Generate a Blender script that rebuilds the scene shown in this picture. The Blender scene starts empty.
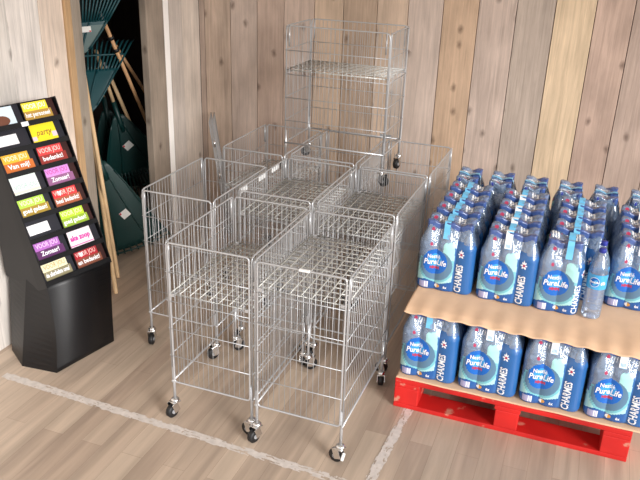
import bpy, bmesh, math, random
from mathutils import Vector, Matrix, noise
random.seed(7)
S = bpy.context.scene
COL = S.collection
PI = math.pi

# ------------------------------------------------------------------ materials
def lin(c):
    return tuple(((v/255)/12.92 if v/255 <= .04045 else ((v/255+.055)/1.055)**2.4) for v in c) + (1.0,)

class NT:
    def __init__(s, m):
        s.t = m.node_tree; s.n = s.t.nodes; s.l = s.t.links
    def add(s, typ, **kw):
        n = s.n.new(typ)
        for k, v in kw.items(): setattr(n, k, v)
        return n
    def link(s, a, b): s.l.new(a, b)

def pmat(name, rgb, rough=.5, metal=0.0, coat=0.0, spec=.5, var=0.0, vscale=30, bump=0.0, bscale=60):
    m = bpy.data.materials.new(name); m.use_nodes = True
    t = NT(m); p = t.n['Principled BSDF']
    p.inputs['Base Color'].default_value = lin(rgb)
    p.inputs['Roughness'].default_value = rough
    p.inputs['Metallic'].default_value = metal
    p.inputs['Coat Weight'].default_value = coat
    p.inputs['Specular IOR Level'].default_value = spec
    if var or bump:
        tc = t.add('ShaderNodeTexCoord')
    if var:
        nz = t.add('ShaderNodeTexNoise'); nz.inputs['Scale'].default_value = vscale
        nz.inputs['Detail'].default_value = 4
        t.link(tc.outputs['Object'], nz.inputs['Vector'])
        mx = t.add('ShaderNodeMixRGB', blend_type='MULTIPLY'); mx.inputs[0].default_value = 1
        mx.inputs[1].default_value = lin(rgb)
        r = t.add('ShaderNodeMapRange'); r.inputs[1].default_value = .3; r.inputs[2].default_value = .7
        r.inputs[3].default_value = 1-var; r.inputs[4].default_value = 1+var
        t.link(nz.outputs['Fac'], r.inputs[0]); t.link(r.outputs[0], mx.inputs[2])
        t.link(mx.outputs[0], p.inputs['Base Color'])
    if bump:
        nb = t.add('ShaderNodeTexNoise'); nb.inputs['Scale'].default_value = bscale
        t.link(tc.outputs['Object'], nb.inputs['Vector'])
        b = t.add('ShaderNodeBump'); b.inputs['Strength'].default_value = bump; b.inputs['Distance'].default_value = .01
        t.link(nb.outputs['Fac'], b.inputs['Height']); t.link(b.outputs[0], p.inputs['Normal'])
    return m

def wood(name, rgb, axis='z', grain=.16, knots=True, rough=.75, off=0.0, blotch=.15, spec=.25):
    """old sawn board: long grain noise, wide blotches, scattered knots"""
    m = bpy.data.materials.new(name); m.use_nodes = True
    t = NT(m); p = t.n['Principled BSDF']
    p.inputs['Roughness'].default_value = rough
    p.inputs['Specular IOR Level'].default_value = spec
    tc = t.add('ShaderNodeTexCoord'); mp = t.add('ShaderNodeMapping')
    mp.inputs['Location'].default_value = (off*3.1, off*1.7, off*2.3)
    t.link(tc.outputs['Object'], mp.inputs['Vector'])
    def scaled(sc):
        v = t.add('ShaderNodeVectorMath', operation='MULTIPLY')
        v.inputs[1].default_value = sc; t.link(mp.outputs[0], v.inputs[0]); return v.outputs[0]
    sx = {'z': (58, 58, 2.6), 'y': (58, 2.6, 58), 'x': (2.6, 58, 58)}[axis]
    sb = {'z': (8, 8, 3.6), 'y': (8, 3.6, 8), 'x': (3.6, 8, 8)}[axis]
    sk = {'z': (7.5, 7.5, 3.6), 'y': (7.5, 3.6, 7.5), 'x': (3.6, 7.5, 7.5)}[axis]
    n1 = t.add('ShaderNodeTexNoise'); n1.inputs['Scale'].default_value = 1; n1.inputs['Detail'].default_value = 8; n1.inputs['Roughness'].default_value = .62; n1.inputs['Distortion'].default_value = .9
    t.link(scaled(sx), n1.inputs['Vector'])
    n2 = t.add('ShaderNodeTexNoise'); n2.inputs['Scale'].default_value = 1; n2.inputs['Detail'].default_value = 6
    t.link(scaled(sb), n2.inputs['Vector'])
    r1 = t.add('ShaderNodeMapRange'); r1.inputs[1].default_value = .3; r1.inputs[2].default_value = .7; r1.inputs[3].default_value = 1-grain; r1.inputs[4].default_value = 1+grain
    r2 = t.add('ShaderNodeMapRange'); r2.inputs[1].default_value = .3; r2.inputs[2].default_value = .7; r2.inputs[3].default_value = 1-blotch; r2.inputs[4].default_value = 1+blotch
    t.link(n1.outputs['Fac'], r1.inputs[0]); t.link(n2.outputs['Fac'], r2.inputs[0])
    mul = t.add('ShaderNodeMath', operation='MULTIPLY'); t.link(r1.outputs[0], mul.inputs[0]); t.link(r2.outputs[0], mul.inputs[1])
    mx = t.add('ShaderNodeMixRGB', blend_type='MULTIPLY'); mx.inputs[0].default_value = 1
    mx.inputs[1].default_value = lin(rgb); t.link(mul.outputs[0], mx.inputs[2])
    out = mx.outputs[0]
    if knots:
        vo = t.add('ShaderNodeTexVoronoi', voronoi_dimensions='2D'); vo.inputs['Scale'].default_value = 1; vo.inputs['Randomness'].default_value = 1
        sx_ = t.add('ShaderNodeSeparateXYZ'); t.link(mp.outputs[0], sx_.inputs[0])
        ad = t.add('ShaderNodeMath', operation='ADD'); t.link(sx_.outputs['X'], ad.inputs[0]); t.link(sx_.outputs['Y'], ad.inputs[1])
        cb = t.add('ShaderNodeCombineXYZ'); t.link(ad.outputs[0], cb.inputs['X']); t.link(sx_.outputs['Z'], cb.inputs['Y'])
        wob = t.add('ShaderNodeTexNoise'); wob.inputs['Scale'].default_value = 30; t.link(tc.outputs['Object'], wob.inputs['Vector'])
        wm = t.add('ShaderNodeVectorMath', operation='SCALE'); wm.inputs['Scale'].default_value = .022; t.link(wob.outputs['Color'], wm.inputs[0])
        wa = t.add('ShaderNodeVectorMath', operation='ADD'); t.link(cb.outputs[0], wa.inputs[0]); t.link(wm.outputs[0], wa.inputs[1])
        vs_ = t.add('ShaderNodeVectorMath', operation='MULTIPLY'); vs_.inputs[1].default_value = (9.0, 5.5, 1); t.link(wa.outputs[0], vs_.inputs[0])
        t.link(vs_.outputs[0], vo.inputs['Vector'])
        kr = t.add('ShaderNodeMapRange'); kr.inputs[1].default_value = .03; kr.inputs[2].default_value = .19; kr.inputs[3].default_value = 1; kr.inputs[4].default_value = 0
        t.link(vo.outputs['Distance'], kr.inputs[0])
        # only some cells carry a knot
        sp = t.add('ShaderNodeSeparateColor'); t.link(vo.outputs['Color'], sp.inputs[0])
        gt = t.add('ShaderNodeMath', operation='GREATER_THAN'); gt.inputs[1].default_value = .80; t.link(sp.outputs[0], gt.inputs[0])
        km = t.add('ShaderNodeMath', operation='MULTIPLY'); t.link(kr.outputs[0], km.inputs[0]); t.link(gt.outputs[0], km.inputs[1])
        k2 = t.add('ShaderNodeMath', operation='MULTIPLY'); k2.inputs[1].default_value = .62; t.link(km.outputs[0], k2.inputs[0])
        mk = t.add('ShaderNodeMixRGB'); t.link(k2.outputs[0], mk.inputs[0]); t.link(out, mk.inputs[1])
        mk.inputs[2].default_value = lin((int(rgb[0]*.42), int(rgb[1]*.36), int(rgb[2]*.33)))
        out = mk.outputs[0]
    t.link(out, p.inputs['Base Color'])
    b = t.add('ShaderNodeBump'); b.inputs['Strength'].default_value = .25; b.inputs['Distance'].default_value = .004
    t.link(n1.outputs['Fac'], b.inputs['Height']); t.link(b.outputs[0], p.inputs['Normal'])
    return m

def floor_mat():
    m = bpy.data.materials.new('vinyl_plank_floor'); m.use_nodes = True
    t = NT(m); p = t.n['Principled BSDF']
    tc = t.add('ShaderNodeTexCoord')
    rot = t.add('ShaderNodeMapping'); rot.inputs['Rotation'].default_value = (0, 0, PI/2)
    t.link(tc.outputs['Object'], rot.inputs['Vector'])
    br = t.add('ShaderNodeTexBrick'); br.offset = .37; br.inputs['Scale'].default_value = 1
    br.inputs['Brick Width'].default_value = .85; br.inputs['Row Height'].default_value = .098
    br.inputs['Mortar Size'].default_value = .0007; br.inputs['Mortar Smooth'].default_value = 0
    br.inputs['Color1'].default_value = lin((204, 184, 164)); br.inputs['Color2'].default_value = lin((182, 161, 143))
    br.inputs['Mortar'].default_value = lin((164, 143, 126)); br.inputs['Bias'].default_value = 0
    t.link(rot.outputs[0], br.inputs['Vector'])
    v = t.add('ShaderNodeVectorMath', operation='MULTIPLY'); v.inputs[1].default_value = (16, 1.0, 1); t.link(tc.outputs['Object'], v.inputs[0])
    n1 = t.add('ShaderNodeTexNoise'); n1.inputs['Scale'].default_value = 1; n1.inputs['Detail'].default_value = 5; n1.inputs['Distortion'].default_value = .5
    t.link(v.outputs[0], n1.inputs['Vector'])
    v2 = t.add('ShaderNodeVectorMath', operation='MULTIPLY'); v2.inputs[1].default_value = (60, 3, 1); t.link(tc.outputs['Object'], v2.inputs[0])
    n2 = t.add('ShaderNodeTexNoise'); n2.inputs['Scale'].default_value = 1; n2.inputs['Detail'].default_value = 4
    t.link(v2.outputs[0], n2.inputs['Vector'])
    r1 = t.add('ShaderNodeMapRange'); r1.inputs[1].default_value = .3; r1.inputs[2].default_value = .65; r1.inputs[3].default_value = .72; r1.inputs[4].default_value = 1.06
    t.link(n1.outputs['Fac'], r1.inputs[0])
    r2 = t.add('ShaderNodeMapRange'); r2.inputs[1].default_value = .3; r2.inputs[2].default_value = .7; r2.inputs[3].default_value = .94; r2.inputs[4].default_value = 1.04
    t.link(n2.outputs['Fac'], r2.inputs[0])
    mm = t.add('ShaderNodeMath', operation='MULTIPLY'); t.link(r1.outputs[0], mm.inputs[0]); t.link(r2.outputs[0], mm.inputs[1])
    mx = t.add('ShaderNodeMixRGB', blend_type='MULTIPLY'); mx.inputs[0].default_value = 1
    t.link(br.outputs['Color'], mx.inputs[1]); t.link(mm.outputs[0], mx.inputs[2])
    t.link(mx.outputs[0], p.inputs['Base Color'])
    p.inputs['Roughness'].default_value = .42; p.inputs['Specular IOR Level'].default_value = .45
    return m

def film_mat(name, tint, opac, gloss=.22, rough=.12, diff=(225, 235, 245), bump=.5, bscale=45):
    """thin clear plastic: see-through with sheen and a little haze"""
    m = bpy.data.materials.new(name); m.use_nodes = True
    t = NT(m); t.n.remove(t.n['Principled BSDF']); o = t.n['Material Output']
    tr = t.add('ShaderNodeBsdfTransparent'); tr.inputs[0].default_value = lin(tint)
    df = t.add('ShaderNodeBsdfDiffuse'); df.inputs[0].default_value = lin(diff)
    gl = t.add('ShaderNodeBsdfGlossy'); gl.inputs['Roughness'].default_value = rough
    m1 = t.add('ShaderNodeMixShader'); m1.inputs[0].default_value = opac
    t.link(tr.outputs[0], m1.inputs[1]); t.link(df.outputs[0], m1.inputs[2])
    lw = t.add('ShaderNodeLayerWeight'); lw.inputs[0].default_value = .35
    r = t.add('ShaderNodeMapRange'); r.inputs[3].default_value = gloss*.45; r.inputs[4].default_value = min(1, gloss*2.2)
    t.link(lw.outputs['Fresnel'], r.inputs[0])
    m2 = t.add('ShaderNodeMixShader'); t.link(r.outputs[0], m2.inputs[0]); t.link(m1.outputs[0], m2.inputs[1]); t.link(gl.outputs[0], m2.inputs[2])
    if bump:
        tc = t.add('ShaderNodeTexCoord'); nb = t.add('ShaderNodeTexNoise'); nb.inputs['Scale'].default_value = bscale; nb.inputs['Detail'].default_value = 3
        t.link(tc.outputs['Object'], nb.inputs['Vector'])
        b = t.add('ShaderNodeBump'); b.inputs['Strength'].default_value = bump; b.inputs['Distance'].default_value = .012
        t.link(nb.outputs['Fac'], b.inputs['Height']); t.link(b.outputs[0], gl.inputs['Normal']); t.link(b.outputs[0], df.inputs['Normal'])
    t.link(m2.outputs[0], o.inputs['Surface'])
    return m

def pallet_paint():
    m = bpy.data.materials.new('worn_red_paint'); m.use_nodes = True
    t = NT(m); p = t.n['Principled BSDF']
    tc = t.add('ShaderNodeTexCoord')
    n = t.add('ShaderNodeTexNoise'); n.inputs['Scale'].default_value = 14; n.inputs['Detail'].default_value = 6
    t.link(tc.outputs['Object'], n.inputs['Vector'])
    r = t.add('ShaderNodeMapRange'); r.inputs[1].default_value = .64; r.inputs[2].default_value = .70; t.link(n.outputs['Fac'], r.inputs[0])
    n2 = t.add('ShaderNodeTexNoise'); n2.inputs['Scale'].default_value = 5; t.link(tc.outputs['Object'], n2.inputs['Vector'])
    cr = t.add('ShaderNodeValToRGB'); cr.color_ramp.elements[0].position = .3; cr.color_ramp.elements[1].position = .7
    cr.color_ramp.elements[0].color = lin((176, 20, 18)); cr.color_ramp.elements[1].color = lin((212, 33, 28))
    t.link(n2.outputs['Fac'], cr.inputs[0])
    mx = t.add('ShaderNodeMixRGB'); t.link(r.outputs[0], mx.inputs[0]); t.link(cr.outputs[0], mx.inputs[1]); mx.inputs[2].default_value = lin((205, 130, 110))
    t.link(mx.outputs[0], p.inputs['Base Color']); p.inputs['Roughness'].default_value = .6
    return m

M = {}
M['floor'] = floor_mat()
M['wire'] = pmat('zinc_wire', (196, 197, 199), rough=.30, metal=.5)
M['wire_thin'] = pmat('zinc_thin_wire', (184, 185, 187), rough=.36, metal=.35)
M['wire_shelf'] = pmat('zinc_shelf_wire', (198, 197, 191), rough=.35, metal=.3)
M['chrome'] = pmat('caster_chrome', (225, 225, 225), rough=.18, metal=1)
M['rubber'] = pmat('black_rubber', (22, 22, 24), rough=.5)
M['hub'] = pmat('grey_hub', (150, 150, 152), rough=.4)
M['white_plastic'] = pmat('white_plastic', (240, 240, 238), rough=.35)
M['red'] = pallet_paint()
M['kraft'] = pmat('kraft_cardboard', (230, 192, 158), rough=.8, var=.05, vscale=9, spec=.2)
M['blackcard'] = pmat('black_card', (12, 12, 15), rough=.42, spec=.4, var=.12, vscale=6)
M['blackgloss'] = pmat('black_gloss_wrapper', (26, 26, 34), rough=.22, spec=.5)
M['green'] = pmat('dark_green_plastic', (5, 48, 46), rough=.42, var=.12, vscale=7)
M['teal'] = pmat('teal_green_plastic', (10, 64, 70), rough=.45, var=.1, vscale=7)
M['greyteal'] = pmat('faded_teal_plastic', (88, 108, 106), rough=.5, var=.1, vscale=9)
M['handle'] = wood('pale_handle_wood', (222, 188, 145), 'z', knots=False, grain=.08, rough=.5)
M['handle_brown'] = wood('brown_handle_wood', (196, 152, 110), 'z', knots=False, grain=.1, rough=.5)
M['tag'] = pmat('white_paper_tag', (232, 230, 224), rough=.6)
M['tagred'] = pmat('red_print', (200, 40, 50), rough=.6)
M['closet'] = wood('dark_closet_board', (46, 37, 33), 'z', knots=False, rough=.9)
M['mint'] = pmat('mint_print', (172, 224, 224), rough=.28, coat=.4)
M['mint2'] = pmat('deep_mint_print', (122, 192, 204), rough=.28, coat=.4)
M['ring'] = pmat('grey_teal_print', (92, 128, 156), rough=.28, coat=.4)
M['disc'] = pmat('logo_blue_print', (22, 104, 196), rough=.25, coat=.4)
M['disc2'] = pmat('logo_light_blue_print', (62, 162, 232), rough=.25, coat=.4)
M['panel'] = pmat('panel_blue_print', (42, 100, 164), rough=.26, coat=.5)
M['base'] = pmat('base_blue_print', (36, 90, 158), rough=.26, coat=.5)
M['ink'] = pmat('white_print', (245, 247, 250), rough=.4)
M['redink'] = pmat('red_logo_print', (176, 58, 92), rough=.4)
M['code'] = pmat('barcode_print', (170, 168, 205), rough=.4)
M['gold'] = pmat('orange_print', (222, 160, 70), rough=.4)
M['film'] = film_mat('shrink_film', (232, 243, 255), .36, gloss=.34, rough=.14, diff=(178, 210, 252), bump=.8, bscale=55)
M['pet'] = film_mat('clear_bottle_plastic', (236, 244, 253), .17, gloss=.34, rough=.08, diff=(186, 216, 250), bump=.15, bscale=30)
M['navy'] = pmat('navy_top_print', (66, 90, 148), rough=.22, coat=.5, var=.25, vscale=40, bump=.5, bscale=70)
M['cap'] = pmat('blue_cap', (40, 52, 148), rough=.35)
M['strap'] = pmat('light_blue_tape', (112, 196, 240), rough=.3, coat=.3)
M['sleeve'] = pmat('light_blue_sleeve', (70, 168, 226), rough=.3, coat=.3)
M['floortape'] = pmat('worn_white_tape', (212, 203, 196), rough=.7, var=.10, vscale=40, spec=.2)

# ------------------------------------------------------------------ mesh builder
class MB:
    def __init__(s): s.bm = bmesh.new(); s.mats = []
    def mi(s, m):
        if m not in s.mats: s.mats.append(m)
        return s.mats.index(m)
    def face(s, vs, m):
        try: f = s.bm.faces.new(vs)
        except ValueError: return None
        f.material_index = s.mi(m); return f
    def box(s, c, d, m, rot=None, bevel=0):
        c = Vector(c); h = Vector(d)/2
        R = rot or Matrix.Identity(3)
        v = [s.bm.verts.new(c + R @ Vector((x*h.x, y*h.y, z*h.z))) for x in (-1, 1) for y in (-1, 1) for z in (-1, 1)]
        fs = [s.face([v[i] for i in q], m) for q in ((0,1,3,2),(4,6,7,5),(0,4,5,1),(2,3,7,6),(0,2,6,4),(1,5,7,3))]
        if bevel:
            es = list({e for f in fs for e in f.edges})
            i = s.mi(m)
            r = bmesh.ops.bevel(s.bm, geom=es, offset=bevel, segments=2, affect='EDGES', profile=.5)
            for f in r['faces']: f.material_index = i
    def tube(s, pts, r, m, n=6, closed=False, cap=True, smooth=True):
        pts = [Vector(p) for p in pts]; N = len(pts); rings = []
        rr = r if isinstance(r, (list, tuple)) else [r]*N
        prev = None
        for i, p in enumerate(pts):
            if closed: d = (pts[(i+1) % N] - pts[i-1])
            else: d = pts[min(i+1, N-1)] - pts[max(i-1, 0)]
            d.normalize()
            if prev is None:
                a = Vector((0, 0, 1)) if abs(d.z) < .9 else Vector((1, 0, 0))
                x = d.cross(a).normalized()
            else:
                x = (prev - d*prev.dot(d)).normalized()
            prev = x; y = d.cross(x)
            rings.append([s.bm.verts.new(p + (x*math.cos(2*PI*k/n) + y*math.sin(2*PI*k/n))*rr[i]) for k in range(n)])
        for i in range(N if closed else N-1):
            a, b = rings[i], rings[(i+1) % N]
            for k in range(n):
                f = s.face([a[k], a[(k+1) % n], b[(k+1) % n], b[k]], m)
                if f and smooth: f.smooth = True
        if cap and not closed:
            s.face(rings[0][::-1], m); s.face(rings[-1], m)
    def lathe(s, prof, m, n=24, c=(0, 0, 0), R=None, cap=True, mfun=None):
        R = R or Matrix.Identity(3); c = Vector(c); rings = []
        for r, z in prof:
            rings.append([s.bm.verts.new(c + R @ Vector((r*math.cos(2*PI*k/n), r*math.sin(2*PI*k/n), z))) for k in range(n)])
        for i in range(len(prof)-1):
            mm = mfun(i) if mfun else m
            for k in range(n):
                f = s.face([rings[i][k], rings[i][(k+1) % n], rings[i+1][(k+1) % n], rings[i+1][k]], mm)
                if f: f.smooth = True
        if cap:
            s.face(rings[0][::-1], m); s.face(rings[-1], m)
    def prism(s, poly, z0, z1, m):
        a = [s.bm.verts.new((x, y, z0)) for x, y in poly]; b = [s.bm.verts.new((x, y, z1)) for x, y in poly]
        N = len(poly)
        for i in range(N): s.face([a[i], a[(i+1) % N], b[(i+1) % N], b[i]], m)
        s.face(a[::-1], m); s.face(b, m)
    def xform(s, mat): bmesh.ops.transform(s.bm, matrix=mat, verts=s.bm.verts)
    def zscale(s, k):
        for v in s.bm.verts: v.co.z *= k
        return s
    def mesh(s, name):
        bmesh.ops.recalc_face_normals(s.bm, faces=s.bm.faces)
        me = bpy.data.meshes.new(name); s.bm.to_mesh(me); s.bm.free()
        for m in s.mats: me.materials.append(M[m] if isinstance(m, str) else m)
        return me
    def build(s, name, parent=None, label=None):
        o = bpy.data.objects.new(name, s.mesh(name)); COL.objects.link(o)
        if parent: o.parent = parent
        if label: o['label'] = label
        return o

def tag(o, label, cat, group=None, kind=None):
    if label: o['label'] = label
    if cat: o['category'] = cat
    if group: o['group'] = group
    if kind: o['kind'] = kind
    return o
def thing(name, label, cat, loc=(0, 0, 0), rz=0, group=None):
    o = bpy.data.objects.new(name, None); COL.objects.link(o); o.empty_display_size = .1
    o.location = loc; o.rotation_euler = (0, 0, rz)
    return tag(o, label, cat, group)
def struct(name, mb):
    o = mb.build(name); o['kind'] = 'structure'; return o
def kids(o): return [c for c in COL.objects if c.parent == o]
def dup(root, loc, rz, label, group=None):
    def cp(o, parent):
        c = o.copy(); COL.objects.link(c)
        if parent: c.parent = parent
        for ch in kids(o): cp(ch, c)
        return c
    ks = cp(root, None); ks.location = loc; ks.rotation_euler = (0, 0, rz); ks['label'] = label
    if group: ks['group'] = group
    return ks

def text_polys(txt, size, bold=.0, shear=0.0):
    """glyph outlines of a word as (verts2d, faces), centred"""
    cu = bpy.data.curves.new('t', 'FONT'); cu.body = txt; cu.size = size; cu.align_x = 'CENTER'; cu.align_y = 'CENTER'
    cu.offset = bold; cu.shear = shear; cu.resolution_u = 2; cu.fill_mode = 'FRONT'
    o = bpy.data.objects.new('t', cu); COL.objects.link(o)
    dg = bpy.context.evaluated_depsgraph_get(); dg.update()
    me = bpy.data.meshes.new_from_object(o.evaluated_get(dg))
    v = [(p.co.x, p.co.y) for p in me.vertices]; f = [list(p.vertices) for p in me.polygons]
    bpy.data.objects.remove(o); bpy.data.curves.remove(cu); bpy.data.meshes.remove(me)
    return v, f
def put_text(mb, txt, size, m, fn, bold=0.0, shear=0.0, width=None):
    v, f = text_polys(txt, size, bold, shear)
    if width:
        w = max(x for x, y in v) - min(x for x, y in v); k = width/w
        v = [(x*k, y) for x, y in v]
    vs = [mb.bm.verts.new(fn(x, y)) for x, y in v]
    for q in f: mb.face([vs[i] for i in q], m)

# ------------------------------------------------------------------ camera
cam = bpy.data.cameras.new('camera'); co = bpy.data.objects.new('camera', cam); COL.objects.link(co)
cam.sensor_width = 36; cam.lens = 736.2/640*36
rx = Vector((0.934582, 0.354359, 0.031415)); uy = Vector((-0.165699, 0.355463, 0.919886)); bz = Vector((0.314803, -0.864914, 0.390927))
co.matrix_world = Matrix(((rx.x, uy.x, bz.x, 0), (rx.y, uy.y, bz.y, 0), (rx.z, uy.z, bz.z, 2.0067), (0, 0, 0, 1)))
S.camera = co

# ------------------------------------------------------------------ setting
XW, YW, H = -2.57, 4.53, 3.6
b = MB(); b.box((0.3, 1.6, -.05), (7.6, 7.4, .1), 'floor'); struct('floor', b)

def plank_wall(name, edges, cols, along, plane, thick, seed, gap=.004):
    mb = MB(); rnd = random.Random(seed)
    for i in range(len(edges)-1):
        a, c = edges[i]+gap/2, edges[i+1]-gap/2
        mm = wood(f'{name}_plank_{i}', cols[i], 'z', off=seed+i*1.37, grain=.15+.06*rnd.random(), blotch=.10+.07*rnd.random())
        d = rnd.uniform(-.002, .002)
        if along == 'x': mb.box(((a+c)/2, plane+thick/2+d, H/2), (c-a, thick, H), mm, bevel=.0015)
        else: mb.box((plane-thick/2+d, (a+c)/2, H/2), (thick, c-a, H), mm, bevel=.0015)
    # dark gaps: a backing board
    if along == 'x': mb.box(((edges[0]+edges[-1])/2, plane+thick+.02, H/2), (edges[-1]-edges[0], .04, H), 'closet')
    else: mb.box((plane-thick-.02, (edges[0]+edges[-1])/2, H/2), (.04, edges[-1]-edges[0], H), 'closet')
    return struct(name, mb)

ex = [-2.57, -2.528, -2.334, -2.139, -1.949, -1.74, -1.545, -1.326, -1.132, -.92, -.71, -.494, -.281, -.065, .134, .34, .55, .76, .97, 1.2, 1.42, 1.66, 1.9]
cx = [(174, 155, 142), (189, 168, 151), (192, 173, 160), (189, 166, 151), (195, 173, 158), (203, 178, 155), (177, 154, 134), (201, 177, 156), (200, 181, 168), (198, 169, 143), (195, 175, 162), (181, 165, 152), (211, 187, 157), (184, 159, 144), (179, 158, 145), (192, 169, 151), (201, 177, 156), (184, 164, 148), (194, 172, 152), (188, 165, 147), (200, 179, 162), (185, 164, 146)]
plank_wall('wall_back', ex, cx, 'x', YW, .028, 3)
el = [-.9, -.66, -.42, -.18, .06, .3, .52, .74, .97, 1.2, 1.42, 1.64, 1.86, 2.08, 2.31, 2.54, 2.77, 2.985, 3.16]
pal = [(222,214,206), (226,218,210), (218,210,202), (224,216,208)]
cl = [pal[i % 4] for i in range(len(el)-1)]
cl[-1] = (226,208,192); cl[-2] = (230,222,215); cl[-3] = (218,211,204)
plank_wall('wall_left', el, cl, 'y', XW, .028, 11)
er = [4.135, 4.305, 4.53]
wl = plank_wall('wall_left_corner', er, [(190,178,168), (204,190,177)], 'y', XW, .028, 17)
# posts beside the opening
b = MB()
b.box((XW-.012, 3.185, H/2), (.05, .045, H), wood('orange_edge_board', (190,156,118), 'z', off=4), bevel=.002)
b.box((XW-.032, 3.245, H/2), (.09, .072, H), wood('grey_jamb_board', (158,146,132), 'z', off=9), bevel=.003)
struct('trim_1', b)
b = MB()
b.box((XW-.006, 3.968, H/2), (.048, .19, H), wood('grey_post', (150,136,122), 'z', off=21, blotch=.22), bevel=.004)
struct('trim_2', b)
b = MB()
b.box((XW-.010, 4.098, H/2), (.044, .066, H), wood('white_strip', (246,241,236), 'z', knots=False, off=2, grain=.05, blotch=.06), bevel=.002)
struct('trim_3', b)
# closet behind the opening
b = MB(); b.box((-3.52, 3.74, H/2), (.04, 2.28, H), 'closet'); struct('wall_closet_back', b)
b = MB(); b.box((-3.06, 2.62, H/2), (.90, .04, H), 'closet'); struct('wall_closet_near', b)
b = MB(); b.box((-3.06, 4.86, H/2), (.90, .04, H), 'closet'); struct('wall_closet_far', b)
b = MB(); b.box((-3.05, 3.74, 2.45), (.92, 2.28, .04), 'closet'); struct('ceiling_closet_added', b)  # unseen closet top, added to keep sky light from entering above
b = MB(); b.box((XW-.03, 3.57, 3.02), (.09, .60, 1.14), wood('lintel_board', (170,150,134), 'y', off=31)); struct('trim_4', b)

b = MB(); b.box((0.3, 2.0, H+.03), (7.6, 6.4, .06), 'white_plastic'); struct('ceiling_added', b)  # unseen overhead slab, added and sized to dim daylight towards the back

# floor tape: worn, ragged strips
def tape_strip(p0, p1, w, seed, label):
    mb = MB(); rnd = random.Random(seed)
    p0, p1 = Vector(p0), Vector(p1); L = (p1-p0).length; d = (p1-p0)/L; q = Vector((-d.y, d.x))
    n = int(L/.006); nx = 12; grid = []
    for i in range(n+1):
        s_ = L*i/n
        ja = .006*noise.noise(Vector((s_*30, seed, 0))) + .004*noise.noise(Vector((s_*90, seed, 5)))
        jb = .006*noise.noise(Vector((s_*30, seed, 9))) + .004*noise.noise(Vector((s_*90, seed, 15)))
        row = []
        for k in range(nx+1):
            t_ = -w/2+ja + (w+jb-ja)*k/nx
            p = p0 + d*s_ + q*t_; row.append(mb.bm.verts.new((p.x, p.y, .0012)))
        grid.append(row)
    for i in range(n):
        for k in range(nx):
            s_ = L*i/n; e = noise.noise(Vector((s_*22, k*.45, seed*3.3))) + .5*noise.noise(Vector((s_*70, k*.9, seed)))
            edge = abs(k-nx/2+.5)/(nx/2)
            if e > .62-.30*edge - .20*(i/n): continue
            mb.face([grid[i][k], grid[i+1][k], grid[i+1][k+1], grid[i][k+1]], 'floortape')
    o = mb.build('floor_tape'); return tag(o, label, 'floor tape')
tape_strip((-2.40, 2.268), (-.4, 2.19), .042, 1, 'long worn white tape line on the floor in front of the carts')
tape_strip((-.578, 2.2), (-.548, 2.79), .044, 2, 'short worn white tape line on the floor running to the red pallet')

# ------------------------------------------------------------------ wire carts
HW, HL, ZT, ZB, ZS = .190, .300, .835, .178, .590
def roundrect(x, z0, z1, y, r, n=4):
    pts = []
    for cx_, cz, a0 in ((x-r, z1-r, 0), (-x+r, z1-r, 90), (-x+r, z0+r, 180), (x-r, z0+r, 270)):
        for k in range(n+1):
            a = math.radians(a0+90*k/n); pts.append((cx_+r*math.cos(a), y, cz+r*math.sin(a)))
    return pts
def side_panel_mb(sx):
    mb = MB(); x = sx*HW
    mb.tube([(x, -HL+.014, ZT-.004), (x, -HL+.03, ZT), (x, HL-.03, ZT), (x, HL-.014, ZT-.004)], .0038, 'wire')
    mb.tube([(x, -HL, ZB), (x, HL, ZB)], .0048, 'wire')
    for y in (-HL+.006, HL-.006):
        mb.tube([(x, y, ZB-.01), (x, y, ZT-.03), (x, y*.985, ZT-.008), (x, y*.955, ZT)], .0038, 'wire')
    for y in (-HL+.024, HL-.024):
        mb.tube([(x, y, ZT-.11), (x, y, ZT-.006)], .0046, 'wire')
    for k in range(1, 23):
        y = -HL + 2*HL*k/23
        mb.tube([(x, y, ZB), (x, y, ZT)], .0012, 'wire_thin', n=5)
    for k in range(1, 5):
        z = ZB + (ZT-ZB)*k/5
        mb.tube([(x+sx*.003, -HL, z), (x+sx*.003, HL, z)], .0021, 'wire_thin', n=5)
    return mb
def end_panel_mb(sy):
    mb = MB(); y = sy*(HL-.002); xx = HW-.010
    mb.tube(roundrect(xx, ZB, ZT-.002, y, .014), .0042, 'wire', closed=True)
    for k in range(1, 15):
        x = -xx + 2*xx*k/15
        mb.tube([(x, y, ZB), (x, y, ZT-.002)], .0012, 'wire_thin', n=5)
    for k in range(1, 5):
        z = ZB + (ZT-ZB)*k/5
        mb.tube([(-xx, y+sy*.003, z), (xx, y+sy*.003, z)], .0021, 'wire_thin', n=5)
    return mb
def shelf_mb():
    mb = MB(); x, y = HW-.008, HL-.008
    mb.tube([(-x, -y, ZS), (x, -y, ZS), (x, y, ZS), (-x, y, ZS)], .0036, 'wire_shelf', closed=True)
    for k in range(1, 14):
        yy = -y + 2*y*k/14; mb.tube([(-x, yy, ZS), (x, yy, ZS)], .0027, 'wire_shelf', n=5)
    for k in range(1, 8):
        xx = -x + 2*x*k/8; mb.tube([(xx, -y, ZS+.0055), (xx, y, ZS+.0055)], .0027, 'wire_shelf', n=5)
    for sx in (-1, 1):
        for sy in (-1, 1):
            mb.box((sx*(HW-.02), sy*(HL-.006), ZS-.004), (.02, .012, .014), 'wire', bevel=.002)
    return mb
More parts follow.
